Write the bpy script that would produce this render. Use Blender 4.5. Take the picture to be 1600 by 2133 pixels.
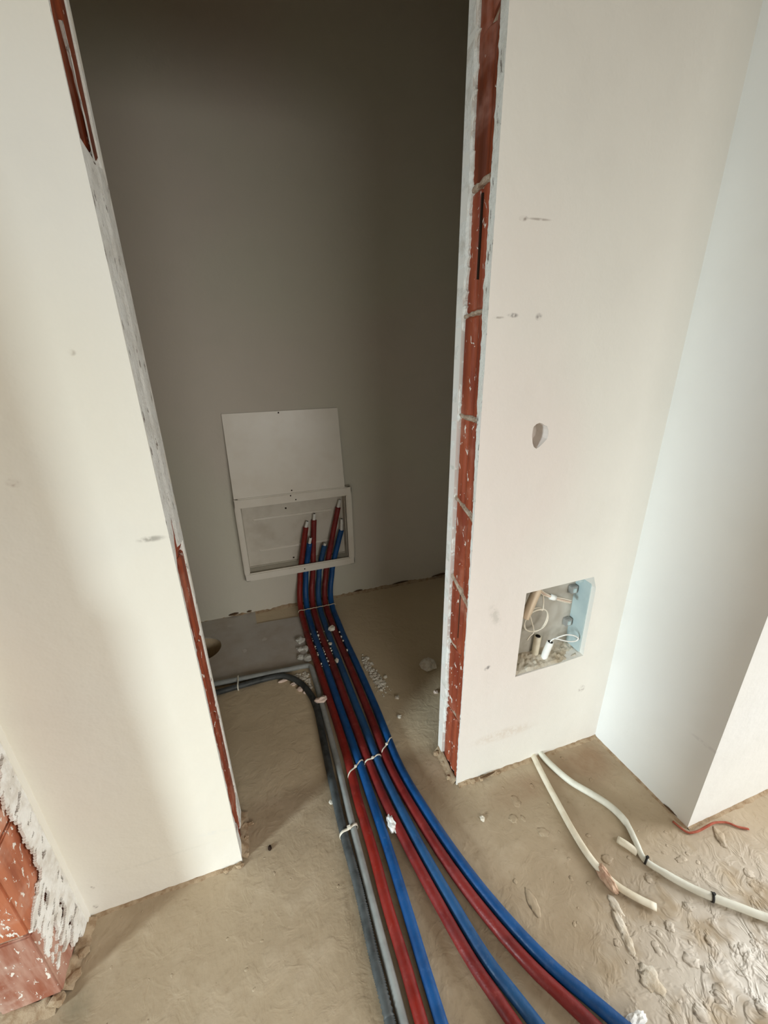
import bpy, bmesh, math, random
from mathutils import Vector, Matrix, noise

random.seed(7)
scene = bpy.context.scene
for o in list(bpy.data.objects):
    bpy.data.objects.remove(o, do_unlink=True)
COL = scene.collection

# ------------------------------------------------------------------ camera
cd = bpy.data.cameras.new('camera')
cam = bpy.data.objects.new('camera', cd)
COL.objects.link(cam)
cam.matrix_world = Matrix(((0.94748407, 0.13210592, -0.29124212, 0.0),
                           (-0.31936341, 0.34312187, -0.88333142, 0.0),
                           (-0.01676176, 0.92995452, 0.36729230, 1.3),
                           (0, 0, 0, 1)))
cd.sensor_fit = 'HORIZONTAL'
cd.sensor_width = 36.0
cd.lens = 36.0 * 873.889 / 1600.0
cd.clip_start = 0.02
scene.camera = cam

# ------------------------------------------------------------------ world, window light, rear fill, exposure
world = bpy.data.worlds.new('daylight')
scene.world = world
world.use_nodes = True
bg = world.node_tree.nodes['Background']
bg.inputs[0].default_value = (0.72, 0.86, 1.0, 1)
bg.inputs[1].default_value = 0.3


def area_light(name, loc, direction, sx, sz, power, color, spread=150):
    d = bpy.data.lights.new(name, 'AREA')
    d.shape = 'RECTANGLE'
    d.size, d.size_y = sx, sz
    d.energy = power
    d.color = color
    d.spread = math.radians(spread)
    o = bpy.data.objects.new(name, d)
    COL.objects.link(o)
    o.location = loc
    o.rotation_euler = Vector(direction).to_track_quat('-Z', 'Y').to_euler()
    return o


# daylight through the balcony window of the room on the left and the window of the hall on the right
area_light('left_window_daylight', (-4.42, -1.42, 1.45), (1.0, 0.44, -0.44), 0.6, 1.5, 37, (0.82, 0.955, 1.0), 62)
area_light('right_window_daylight', (3.2, -0.30, 1.2), (-1.0, 0.12, -0.42), 1.1, 1.7, 30, (0.96, 0.99, 1.0), 105)
area_light('rear_fill_light', (0.95, -2.95, 1.65), (-0.14, 1.0, -0.45), 2.3, 1.2, 15.6, (1.0, 0.97, 0.90), 80)  # added fill to brighten the closet, no known window behind the camera

vs = scene.view_settings
vs.view_transform = 'Standard'
vs.look = 'None'
vs.gamma = 1.0
vs.use_curve_mapping = False
vs.exposure = 0.06
scene.cycles.max_bounces = 6
scene.cycles.diffuse_bounces = 5
scene.cycles.glossy_bounces = 2
scene.cycles.adaptive_threshold = 0.03


# ------------------------------------------------------------------ helpers
def link(name, me, mat=None, parent=None):
    o = bpy.data.objects.new(name, me)
    COL.objects.link(o)
    if mat is not None:
        if isinstance(mat, (list, tuple)):
            for m in mat:
                me.materials.append(m)
        elif not me.materials:
            me.materials.append(mat)
    if parent is not None:
        o.parent = parent
    return o


def tag(o, label=None, cat=None, group=None, kind=None):
    if label: o['label'] = label
    if cat: o['category'] = cat
    if group: o['group'] = group
    if kind: o['kind'] = kind
    return o


def empty(name, loc=(0, 0, 0)):
    o = bpy.data.objects.new(name, None)
    COL.objects.link(o)
    o.location = loc
    o.empty_display_size = 0.05
    return o


def mesh_from(name, verts, faces, smooth=False):
    me = bpy.data.meshes.new(name)
    me.from_pydata([tuple(v) for v in verts], [], faces)
    me.update()
    bm = bmesh.new(); bm.from_mesh(me)
    bmesh.ops.recalc_face_normals(bm, faces=bm.faces)
    bm.to_mesh(me); bm.free()
    if smooth:
        for p in me.polygons: p.use_smooth = True
    return me


def box_mesh(name, x0, x1, y0, y1, z0, z1, bevel=0.0):
    bm = bmesh.new()
    bmesh.ops.create_cube(bm, size=1)
    for v in bm.verts:
        v.co = Vector(((x0 + x1) / 2 + v.co.x * (x1 - x0), (y0 + y1) / 2 + v.co.y * (y1 - y0), (z0 + z1) / 2 + v.co.z * (z1 - z0)))
    if bevel > 0:
        bmesh.ops.bevel(bm, geom=list(bm.edges), offset=bevel, segments=2, affect='EDGES')
    me = bpy.data.meshes.new(name)
    bm.to_mesh(me); bm.free()
    return me


def box(name, dims, mat, parent=None, bevel=0.0):
    return link(name, box_mesh(name, *dims, bevel=bevel), mat, parent)


def prism(name, poly, z0, z1):
    n = len(poly)
    v = [(x, y, z0) for x, y in poly] + [(x, y, z1) for x, y in poly]
    f = [tuple(range(n))[::-1], tuple(range(n, 2 * n))]
    f += [(i, (i + 1) % n, n + (i + 1) % n, n + i) for i in range(n)]
    return mesh_from(name, v, f)


def prism_y(name, poly, y0, y1):
    """poly in (x,z) extruded along y"""
    n = len(poly)
    v = [(x, y0, z) for x, z in poly] + [(x, y1, z) for x, z in poly]
    f = [tuple(range(n)), tuple(range(n, 2 * n))[::-1]]
    f += [(i, (i + 1) % n, n + (i + 1) % n, n + i) for i in range(n)]
    return mesh_from(name, v, f)


def cut(obj, cutters):
    """subtract meshes from obj for good"""
    tmp = []
    for me in cutters:
        c = bpy.data.objects.new('cutter', me)
        COL.objects.link(c); tmp.append(c)
        m = obj.modifiers.new('cut', 'BOOLEAN')
        m.operation = 'DIFFERENCE'; m.object = c; m.solver = 'EXACT'
    dg = bpy.context.evaluated_depsgraph_get()
    dg.update()
    ev = obj.evaluated_get(dg)
    me = bpy.data.meshes.new_from_object(ev)
    me.name = obj.name
    obj.modifiers.clear()
    obj.data = me
    for c in tmp:
        bpy.data.objects.remove(c, do_unlink=True)


def catmull(pts, step=0.01):
    P = [Vector(p) for p in pts]
    P = [P[0] * 2 - P[1]] + P + [P[-1] * 2 - P[-2]]
    out = []
    for i in range(1, len(P) - 2):
        p0, p1, p2, p3 = P[i - 1], P[i], P[i + 1], P[i + 2]
        n = max(2, int((p2 - p1).length / step))
        for k in range(n):
            t = k / n
            out.append(0.5 * ((2 * p1) + (p2 - p0) * t + (2 * p0 - 5 * p1 + 4 * p2 - p3) * t * t + (3 * p1 - p0 - 3 * p2 + p3) * t ** 3))
    out.append(P[-2].copy())
    return out


def tube_mesh(name, path, r, sides=14, squash=None, caps=True):
    """path: list of Vectors; r: number or function(s along, index)"""
    verts, faces = [], []
    t = (path[1] - path[0]).normalized()
    up = Vector((0, 0, 1))
    if abs(t.dot(up)) > 0.9: up = Vector((0, 1, 0))
    nrm = (up - t * up.dot(t)).normalized()
    s = 0.0
    for i, p in enumerate(path):
        if i:
            s += (p - path[i - 1]).length
        a = path[max(0, i - 1)]; b = path[min(len(path) - 1, i + 1)]
        t2 = (b - a).normalized()
        nrm = (nrm - t2 * nrm.dot(t2)).normalized()
        bi = t2.cross(nrm)
        rr = r(s, i) if callable(r) else r
        for k in range(sides):
            an = 2 * math.pi * k / sides
            kx, ky = math.cos(an), math.sin(an)
            if squash: kx *= squash(s, i)
            verts.append(p + nrm * (kx * rr) + bi * (ky * rr))
    n = len(path)
    for i in range(n - 1):
        for k in range(sides):
            a = i * sides + k; b = i * sides + (k + 1) % sides
            faces.append((a, b, b + sides, a + sides))
    if caps:
        faces.append(tuple(range(sides))[::-1])
        faces.append(tuple(range((n - 1) * sides, n * sides)))
    me = mesh_from(name, verts, faces, smooth=True)
    return me


def tube(name, pts, r, mat, parent=None, step=0.01, sides=14, squash=None):
    return link(name, tube_mesh(name, catmull(pts, step), r, sides, squash), mat, parent)


def n3(x, y, z=0.0): return noise.noise(Vector((x, y, z)))


# ------------------------------------------------------------------ materials
def s2l(c):
    return tuple((v / 255 / 12.92) if v / 255 <= 0.04045 else ((v / 255 + 0.055) / 1.055) ** 2.4 for v in c) + (1,)


class M:
    """tiny node-graph writer"""
    def __init__(self, name, rough=0.8, spec=0.3):
        self.m = bpy.data.materials.new(name)
        self.m.use_nodes = True
        self.t = self.m.node_tree
        self.b = self.t.nodes['Principled BSDF']
        self.b.inputs['Roughness'].default_value = rough
        self.b.inputs['Specular IOR Level'].default_value = spec
        self.pos = self.t.nodes.new('ShaderNodeNewGeometry').outputs['Position']

    def n(self, ty, **kw):
        nd = self.t.nodes.new(ty)
        for k, v in kw.items(): setattr(nd, k, v)
        return nd

    def l(self, a, b): self.t.links.new(a, b)

    def mapped(self, scale=(1, 1, 1), loc=(0, 0, 0), rot=(0, 0, 0), src=None):
        nd = self.n('ShaderNodeMapping')
        nd.inputs['Scale'].default_value = scale
        nd.inputs['Location'].default_value = loc
        nd.inputs['Rotation'].default_value = rot
        self.l(src or self.pos, nd.inputs['Vector'])
        return nd.outputs[0]

    def noise(self, scale, detail=4, rough=0.55, vec=None, dist=0.0):
        nd = self.n('ShaderNodeTexNoise')
        nd.inputs['Scale'].default_value = scale
        nd.inputs['Detail'].default_value = detail
        nd.inputs['Roughness'].default_value = rough
        nd.inputs['Distortion'].default_value = dist
        self.l(vec or self.pos, nd.inputs['Vector'])
        return nd.outputs['Fac']

    def ramp(self, fac, a, b, va=0.0, vb=1.0, smooth=True):
        nd = self.n('ShaderNodeMapRange')
        nd.interpolation_type = 'SMOOTHSTEP' if smooth else 'LINEAR'
        nd.inputs['From Min'].default_value = a
        nd.inputs['From Max'].default_value = b
        nd.inputs['To Min'].default_value = va
        nd.inputs['To Max'].default_value = vb
        self.l(fac, nd.inputs['Value'])
        return nd.outputs['Result']

    def math(self, op, a, b=None):
        nd = self.n('ShaderNodeMath', operation=op)
        for i, v in enumerate((a, b)):
            if v is None: continue
            if isinstance(v, (int, float)): nd.inputs[i].default_value = v
            else: self.l(v, nd.inputs[i])
        return nd.outputs[0]

    def mix(self, fac, a, b):
        nd = self.n('ShaderNodeMix', data_type='RGBA')
        if isinstance(fac, (int, float)): nd.inputs['Factor'].default_value = fac
        else: self.l(fac, nd.inputs['Factor'])
        for i, v in ((6, a), (7, b)):
            if isinstance(v, tuple): nd.inputs[i].default_value = v
            else: self.l(v, nd.inputs[i])
        return nd.outputs[2]

    def spot(self, c, r, rot=0.0, soft=0.6):
        """soft elliptic mask 1 at c -> 0 outside radius r (3-vectors)"""
        sub = self.n('ShaderNodeVectorMath', operation='SUBTRACT')
        self.l(self.pos, sub.inputs[0]); sub.inputs[1].default_value = c
        v = sub.outputs[0]
        if rot:
            rn = self.n('ShaderNodeVectorRotate', rotation_type='Y_AXIS')
            rn.inputs['Angle'].default_value = rot
            self.l(v, rn.inputs['Vector']); v = rn.outputs[0]
        dv = self.n('ShaderNodeVectorMath', operation='DIVIDE')
        self.l(v, dv.inputs[0]); dv.inputs[1].default_value = r
        ln = self.n('ShaderNodeVectorMath', operation='LENGTH')
        self.l(dv.outputs[0], ln.inputs[0])
        return self.ramp(ln.outputs['Value'], soft, 1.0, 1.0, 0.0)

    def color(self, c):
        if isinstance(c, tuple): self.b.inputs['Base Color'].default_value = c
        else: self.l(c, self.b.inputs['Base Color'])
        return self

    def bump(self, h, strength=0.3, dist=0.01):
        nd = self.n('ShaderNodeBump')
        nd.inputs['Strength'].default_value = strength
        nd.inputs['Distance'].default_value = dist
        self.l(h, nd.inputs['Height'])
        self.l(nd.outputs[0], self.b.inputs['Normal'])
        return self

    def rough(self, r):
        self.l(r, self.b.inputs['Roughness']); return self


def plaster(name, base, tint, scuffs=(), bump=0.22):
    w = M(name, 0.88, 0.18)
    big = w.noise(1.6, 1, 0.5)
    mid = w.noise(7, 2, 0.6)
    c = w.mix(w.ramp(big, 0.38, 0.64), base, tint)
    c = w.mix(w.ramp(mid, 0.45, 0.75, 0, 0.22), c, tuple(v * 0.9 for v in base[:3]) + (1,))
    sm = w.noise(60, 2, 0.7) if scuffs else None
    for (cc, rr, rot, col, amt) in scuffs:
        mk = w.spot(cc, rr, rot, 0.25)
        mk = w.math('MULTIPLY', mk, w.ramp(sm, 0.38, 0.6, 0.1, amt))
        c = w.mix(mk, c, s2l(col))
    w.color(c)
    h = w.math('ADD', w.math('MULTIPLY', w.noise(3.2, 1, 0.4), 1.6), w.math('MULTIPLY', w.noise(24, 3, 0.6), 0.35))
    w.bump(h, bump, 0.02)
    return w.m


WHITE = s2l((233, 230, 222)); PINKW = s2l((231, 222, 215)); COOL = s2l((228, 230, 226))
mat_wall_right = plaster('white_plaster_scuffed', WHITE, PINKW, [
    ((0.553, 0.806, 1.5205), (0.014, 0.03, 0.006), 0.0, (130, 115, 105), 0.8),
    ((0.59, 0.806, 1.521), (0.035, 0.03, 0.003), 0.0, (150, 135, 125), 0.6),
    ((0.549, 0.806, 1.354), (0.016, 0.03, 0.006), 0.0, (115, 108, 105), 0.85),
    ((0.517, 0.806, 1.350), (0.018, 0.03, 0.003), 0.0, (150, 140, 130), 0.6),
    ((0.6125, 0.806, 1.3515), (0.011, 0.03, 0.009), 0.0, (120, 110, 108), 0.8),
    ((0.566, 0.806, 0.446), (0.013, 0.03, 0.010), 0.5, (120, 115, 115), 0.85),
    ((0.934, 0.806, 0.25), (0.016, 0.03, 0.018), 0.0, (170, 160, 152), 0.8),
    ((0.575, 0.806, 0.62), (0.02, 0.03, 0.05), 0.4, (205, 198, 190), 0.8),
    ((0.65, 0.806, 0.16), (0.15, 0.03, 0.03), 0.0, (216, 204, 190), 0.6),
])
mat_wall_left = plaster('white_plaster_left', WHITE, s2l((230, 225, 212)), [
    ((-0.34, 0.806, 0.122), (0.17, 0.03, 0.006), -0.03, (222, 218, 206), 0.7),
    ((-0.21, 0.806, 0.150), (0.05, 0.03, 0.010), -0.2, (224, 221, 212), 0.8),
    ((-0.189, 0.806, 0.976), (0.030, 0.03, 0.008), 0.0, (170, 165, 155), 0.9),
    ((-0.363, 0.806, 1.105), (0.014, 0.03, 0.010), 0.0, (170, 150, 140), 0.7),
    ((-0.234, 0.806, 1.299), (0.007, 0.03, 0.006), 0.0, (180, 170, 155), 0.8),
    ((-0.50, 0.806, 0.03), (0.008, 0.03, 0.010), 0.0, (80, 55, 45), 1.0),
    ((-0.49, 0.806, 0.10), (0.005, 0.03, 0.008), 0.4, (110, 100, 85), 1.0),
])
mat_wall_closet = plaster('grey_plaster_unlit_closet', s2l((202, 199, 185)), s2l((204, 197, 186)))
mat_wall_pillar = plaster('white_plaster_pillar', s2l((231, 231, 227)), s2l((228, 230, 230)), [
    ((1.05, 0.50, 0.30), (0.03, 0.06, 0.008), 0.0, (206, 205, 204), 0.5)], bump=0.15)
w = M('white_plaster_room', 0.9, 0.1)
w.color(w.mix(w.noise(1.5, 1), WHITE, s2l((226, 218, 204))))
mat_room = w.m
w = M('raw_concrete_ceiling', 0.9, 0.1)
w.color(w.mix(w.noise(2.5, 2), s2l((158, 136, 106)), s2l((146, 124, 98))))
mat_ceiling = w.m

w = M('plaster_edge', 0.9, 0.15)
c = w.mix(w.ramp(w.noise(22, 5, 0.7), 0.4, 0.66), s2l((238, 237, 230)), s2l((220, 217, 208)))
c = w.mix(w.ramp(w.noise(75, 4, 0.65, w.mapped((1, 1, 0.35))), 0.60, 0.66, 0, 0.85), c, s2l((112, 98, 88)))
w.color(c).bump(w.noise(90, 5, 0.7), 0.7, 0.006)
mat_edge = w.m

w = M('plaster_smear', 0.85, 0.2)
w.color(w.mix(w.ramp(w.noise(30, 4, 0.6), 0.4, 0.7), s2l((236, 234, 228)), s2l((214, 208, 198)))).bump(w.noise(120, 4, 0.7), 0.7, 0.004)
mat_smear = w.m


def brick_mat(name, base, dark, dusty, smear=0.6):
    w = M(name, 0.55, 0.35)
    st = w.mapped((1, 1, 0.16))
    c = w.mix(w.ramp(w.noise(28, 4, 0.6, st), 0.35, 0.68), base, dark)
    c = w.mix(w.ramp(w.noise(9, 4, 0.6), 0.52, 0.74, 0, 0.75), c, dusty)
    k = w.noise(85, 3, 0.6, w.mapped((1, 1, 0.5), rot=(0.5, 0, 0)), 0.6)
    sm = w.ramp(k, smear, smear + 0.035)
    c = w.mix(sm, c, s2l((232, 222, 210)))
    w.color(c)
    h = w.math('ADD', w.math('MULTIPLY', w.noise(70, 4, 0.6, st), 0.5), w.math('MULTIPLY', sm, 0.8))
    w.bump(h, 0.5, 0.004)
    return w.m


mat_brick = brick_mat('terracotta_brick', s2l((158, 78, 50)), s2l((128, 56, 36)), s2l((178, 118, 96)), 0.635)
mat_brick_top = brick_mat('terracotta_brick_stained', s2l((140, 66, 36)), s2l((98, 46, 26)), s2l((168, 120, 105)), 0.70)
mat_brick_orange = brick_mat('terracotta_brick_orange', s2l((188, 114, 80)), s2l((150, 80, 52)), s2l((206, 164, 142)), 0.60)

mat_brick_dusty = brick_mat('terracotta_brick_dusty', s2l((150, 88, 66)), s2l((186, 146, 128)), s2l((212, 188, 172)), 0.62)

w = M('mortar_joint', 0.95, 0.1)
w.color(w.mix(w.ramp(w.noise(45, 4, 0.7), 0.35, 0.7), s2l((196, 178, 158)), s2l((150, 118, 96)))).bump(w.noise(110, 4, 0.7), 0.9, 0.006)
mat_mortar = w.m

w = M('dark_crack', 0.95, 0.05)
w.color(s2l((52, 40, 32)))
mat_dark = w.m


w = M('brown_gap', 0.95, 0.05)
w.color(s2l((92, 72, 54)))
mat_gap = w.m


def floor_material():
    w = M('dusty_screed_floor', 0.72, 0.3)
    big = w.noise(1.5, 2, 0.55)
    mid = w.noise(7, 4, 0.6)
    fine = w.noise(55, 3, 0.65)
    c = w.mix(w.ramp(big, 0.36, 0.66), s2l((172, 154, 128)), s2l((158, 140, 115)))
    c = w.mix(w.ramp(mid, 0.45, 0.7, 0, 0.6), c, s2l((184, 167, 143)))
    c = w.mix(w.ramp(fine, 0.55, 0.75, 0, 0.35), c, s2l((140, 121, 96)))
    # brown damp soil by the foot of the partition
    mk = w.math('MULTIPLY', w.spot((0.93, 0.74, 0), (0.20, 0.12, 1), 0, 0.1), w.ramp(mid, 0.3, 0.6, 0.35, 1.0))
    c = w.mix(mk, c, s2l((146, 120, 94)))
    mk = w.math('MULTIPLY', w.spot((0.68, 0.72, 0), (0.16, 0.07, 1), 0, 0.1), w.ramp(mid, 0.3, 0.6, 0.2, 0.9))
    c = w.mix(mk, c, s2l((152, 128, 103)))
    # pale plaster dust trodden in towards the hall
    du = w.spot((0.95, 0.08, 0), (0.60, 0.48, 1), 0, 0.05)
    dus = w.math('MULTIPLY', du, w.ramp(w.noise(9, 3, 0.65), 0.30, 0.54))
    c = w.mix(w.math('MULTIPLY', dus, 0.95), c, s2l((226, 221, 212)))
    pale_spot = w.spot((0.57, 1.02, 0), (0.10, 0.13, 1), 0, 0.2)  # paler patch behind the right jamb
    c = w.mix(w.math('MULTIPLY', pale_spot, 0.45), c, s2l((190, 182, 172)))
    # dark greenish stain beside the left jamb
    st = w.math('MULTIPLY', w.spot((-0.50, 0.62, 0), (0.045, 0.07, 1), 0, 0.1), w.ramp(mid, 0.35, 0.6, 0.4, 1.0))
    c = w.mix(w.math('MULTIPLY', st, 0.75), c, s2l((98, 96, 76)))
    # closet floor: same screed, lightened in colour to stand in for missing light
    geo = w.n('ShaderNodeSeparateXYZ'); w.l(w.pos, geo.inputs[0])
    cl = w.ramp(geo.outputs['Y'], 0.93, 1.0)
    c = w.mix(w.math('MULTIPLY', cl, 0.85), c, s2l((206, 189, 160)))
    w.color(c)
    h = w.math('ADD', w.math('MULTIPLY', w.noise(5, 2, 0.55), 1.2), w.math('MULTIPLY', mid, 0.8))
    h = w.math('ADD', h, w.math('MULTIPLY', fine, 0.14))
    rid = w.ramp(w.noise(21, 3, 0.6, None, 0.8), 0.42, 0.66)
    h = w.math('ADD', h, w.math('MULTIPLY', w.math('MULTIPLY', rid, w.math('ADD', w.math('MULTIPLY', du, 0.75), 0.10)), 1.0))
    w.bump(h, 0.5, 0.012)
    w.rough(w.ramp(mid, 0.3, 0.8, 0.55, 0.85))
    return w.m


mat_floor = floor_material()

w = M('grey_smooth_mortar', 0.75, 0.25)
c = w.mix(w.ramp(w.noise(6, 4, 0.6), 0.4, 0.7), s2l((186, 181, 174)), s2l((174, 164, 152)))
c = w.mix(w.ramp(w.noise(18, 3, 0.6), 0.66, 0.72, 0, 0.5), c, s2l((214, 210, 204)))
w.color(c).bump(w.noise(30, 4, 0.6), 0.25, 0.006)
mat_slab = w.m

w = M('mortar_splash', 0.8, 0.25)
w.color(w.mix(w.ramp(w.noise(25, 4, 0.6), 0.4, 0.66), s2l((212, 203, 187)), s2l((190, 175, 152)))).bump(w.noise(110, 4, 0.7), 0.5, 0.004)
mat_splash = w.m

w = M('soil_edge', 0.95, 0.1)
w.color(w.mix(w.ramp(w.noise(40, 4, 0.7), 0.4, 0.66), s2l((172, 152, 126)), s2l((146, 122, 96)))).bump(w.noise(120, 4, 0.7), 0.5, 0.004)
mat_soil = w.m


def foam_mat(name, base, dark, dust):
    w = M(name, 0.5, 0.4)
    c = w.mix(w.ramp(w.noise(16, 4, 0.6), 0.4, 0.7), base, dark)
    c = w.mix(w.ramp(w.noise(38, 4, 0.7), 0.56, 0.75, 0, 0.28), c, dust)
    w.color(c)
    h = w.math('ADD', w.noise(40, 3, 0.6), w.math('MULTIPLY', w.noise(180, 3, 0.6), 0.3))
    w.bump(h, 0.35, 0.004)
    w.rough(w.ramp(w.noise(30, 3, 0.6), 0.35, 0.7, 0.38, 0.62))
    return w.m


mat_red = foam_mat('red_foam_sleeve', s2l((132, 33, 24)), s2l((110, 26, 20)), s2l((160, 90, 78)))
mat_red_b = foam_mat('dark_red_foam_sleeve', s2l((124, 37, 34)), s2l((102, 28, 28)), s2l((170, 98, 90)))
mat_blue = foam_mat('blue_foam_sleeve', s2l((14, 76, 134)), s2l((12, 62, 112)), s2l((92, 114, 150)))
mat_blue_b = foam_mat('dull_blue_foam_sleeve', s2l((34, 82, 128)), s2l((26, 66, 108)), s2l((98, 116, 148)))


def plain(name, col, rough=0.5, spec=0.4, col2=None, sc=25, bump=0.0):
    w = M(name, rough, spec)
    c = s2l(col)
    if col2: c = w.mix(w.ramp(w.noise(sc, 3, 0.6), 0.38, 0.68), c, s2l(col2))
    w.color(c)
    if bump: w.bump(w.noise(sc * 4, 3, 0.6), bump, 0.003)
    return w.m


mat_whitepipe = plain('white_inner_pipe', (225, 224, 218), 0.35)
mat_bore = plain('dark_pipe_bore', (30, 26, 24), 0.8, 0.1)
mat_grey_conduit = plain('grey_conduit_plastic', (152, 156, 154), 0.5, 0.35, (132, 136, 134), 20)
mat_black_conduit = plain('dark_grey_conduit_plastic', (78, 82, 82), 0.5, 0.4, (54, 57, 57), 25)
mat_tie = plain('natural_nylon', (226, 220, 204), 0.45, 0.4)
mat_twine = plain('pale_twine', (200, 186, 164), 0.9, 0.1)
mat_black = plain('black_nylon', (34, 32, 30), 0.5, 0.4)
mat_enamel = plain('white_enamel_steel', (226, 221, 210), 0.32, 0.5, (220, 213, 200), 6)
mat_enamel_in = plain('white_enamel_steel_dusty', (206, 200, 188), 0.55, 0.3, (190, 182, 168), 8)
mat_cream = plain('cream_flexible_conduit', (226, 218, 198), 0.55, 0.35, (208, 196, 172), 18)
mat_white_cable = plain('white_flexible_conduit', (222, 221, 208), 0.5, 0.35, (206, 203, 188), 18)
mat_redstring = plain('red_string', (172, 100, 82), 0.9, 0.1, (150, 80, 64), 60)
mat_bluebox = plain('pale_blue_plastic', (184, 200, 200), 0.5, 0.35, (172, 190, 192), 10)
mat_greybox = plain('dusty_shaded_box_grey', (186, 182, 172), 0.75, 0.2, (166, 160, 148), 14)  # the box's blue plastic, greyed for dust and for shade painted in
mat_lug = plain('grey_lug', (150, 150, 146), 0.6, 0.3)
mat_white_plastic = plain('white_plastic', (238, 238, 234), 0.4, 0.4)
mat_wire = plain('white_wire_insulation', (226, 218, 202), 0.45, 0.4)
mat_wire_pink = plain('pinkish_wire_insulation', (220, 196, 178), 0.45, 0.4)
mat_tan = plain('tan_corrugated_plastic', (206, 184, 158), 0.6, 0.3)
mat_chunk = plain('white_plaster_chunk', (230, 226, 214), 0.9, 0.15, (206, 196, 180), 60, 0.6)
mat_chunk_pink = plain('pinkish_plaster_chunk', (232, 214, 202), 0.9, 0.15, (212, 190, 176), 60, 0.6)
mat_chunk_grey = plain('grey_plaster_chunk', (206, 206, 200), 0.9, 0.15, (182, 180, 172), 60, 0.6)

# ------------------------------------------------------------------ the setting
CEIL = 2.7
YF, YB = 0.806, 0.9425           # front and back face of the brick partition
XL, XR = -0.1585, 0.4915         # the two jambs of the doorway

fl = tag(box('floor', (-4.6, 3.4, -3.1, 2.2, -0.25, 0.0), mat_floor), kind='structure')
hole = bmesh.new()
bmesh.ops.create_cone(hole, cap_ends=True, cap_tris=False, segments=40, radius1=0.088, radius2=0.088, depth=0.30,
                      matrix=Matrix.Translation((-0.319, 1.772, -0.0)))
hm = bpy.data.meshes.new('hole'); hole.to_mesh(hm); hole.free()
cut(fl, [hm])
tag(box('ceiling', (-4.6, 3.4, -3.1, 2.2, CEIL, CEIL + 0.12), mat_ceiling), kind='structure')


def wall(name, dims, mat):
    return tag(box(name, dims, mat), kind='structure')


# closet
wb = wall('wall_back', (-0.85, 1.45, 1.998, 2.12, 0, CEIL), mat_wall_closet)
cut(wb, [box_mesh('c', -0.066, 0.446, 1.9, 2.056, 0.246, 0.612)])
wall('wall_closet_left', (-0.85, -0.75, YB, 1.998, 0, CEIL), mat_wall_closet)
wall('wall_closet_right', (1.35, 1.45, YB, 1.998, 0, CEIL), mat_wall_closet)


# brick partition with the raw doorway: solid plaster skins, bricks set in the open ends
def partition(name, poly, mat):
    return tag(link(name, prism(name, poly, 0, CEIL), mat), kind='structure')


wr = partition('wall_front_right', [(1.45, YF), (XR, YF), (XR, 0.8105), (0.565, 0.8105), (0.565, 0.914), (XR, 0.914), (XR, YB), (1.45, YB)], mat_wall_right)
quad = [(0.6685, 0.6704), (0.76, 0.6725), (0.8959, 0.6754), (0.912, 0.6332), (0.9125, 0.5045), (0.9132, 0.3905), (0.8254, 0.3848), (0.745, 0.3846), (0.6659, 0.3821), (0.6661, 0.5236)]
rh = []
for k in range(18):
    a = 2 * math.pi * k / 18
    rr = 1 + 0.10 * math.sin(3 * a + 1) + 0.05 * random.uniform(-1, 1)
    rh.append((0.6495 + 0.0232 * rr * math.cos(a), 1.1025 + 0.029 * rr * math.sin(a)))
cut(wr, [prism_y('c', quad, 0.7, 0.886), prism_y('c', rh, 0.7, 0.85)])
wl = partition('wall_front_left', [(XL, YF), (-0.647, YF), (-0.647, YB), (XL, YB), (XL, 0.930), (-0.232, 0.930), (-0.232, 0.812), (XL, 0.812)], mat_wall_left)
lint = wall('wall_front_lintel', (XL - 0.0, XR + 0.0, YF, YB, 2.1, CEIL), mat_room)

# chase / pillar on the right: left face and front face
tag(link('wall_right', prism('wall_right', [(1.0405, YF), (1.0556, 0.4745), (3.4, 0.4745), (3.4, YF)], 0, CEIL), mat_wall_pillar), kind='structure')

# left wall with its own doorway, rooms beyond
wall('wall_left', (-0.647, -0.517, -3.1, 0.0, 0, CEIL), mat_room)
wall('wall_left_lintel', (-0.647, -0.517, 0.0, 0.665, 2.1, CEIL), mat_room)
stub = tag(link('wall_left_stub', prism('wall_left_stub', [(-0.647, YF), (-0.647, 0.690), (-0.560, 0.690), (-0.560, 0.790), (-0.517, 0.790), (-0.517, YF)], 0, 2.1), mat_wall_left), kind='structure')
wall('wall_left_stub_upper', (-0.647, -0.517, 0.665, YF, 2.1, CEIL), mat_room)
wall('wall_left_room_back', (-4.6, -0.85, 2.05, 2.2, 0, CEIL), mat_room)
wall('wall_left_room_side', (-0.85, -0.647, YB, 2.05, 0, CEIL), mat_room)
wall('wall_rear', (-4.6, 3.4, -3.2, -3.1, 0, CEIL), mat_room)
cut(bpy.data.objects['wall_rear'], [box_mesh('c', -0.25, 2.15, -3.3, -3.0, 1.0, 2.3)])  # opening made only for the added rear fill
wall('wall_left_far', (-4.6, -4.5, -3.1, 2.05, 0, CEIL), mat_room)
cut(bpy.data.objects['wall_left_far'], [box_mesh('c', -4.7, -4.4, -1.75, -1.09, 0.65, 2.25)])
wall('wall_right_far', (3.3, 3.4, -3.1, 0.4745, 0, CEIL), mat_room)
cut(bpy.data.objects['wall_right_far'], [box_mesh('c', 3.2, 3.5, -0.9, 0.3, 0.3, 2.1)])

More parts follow.
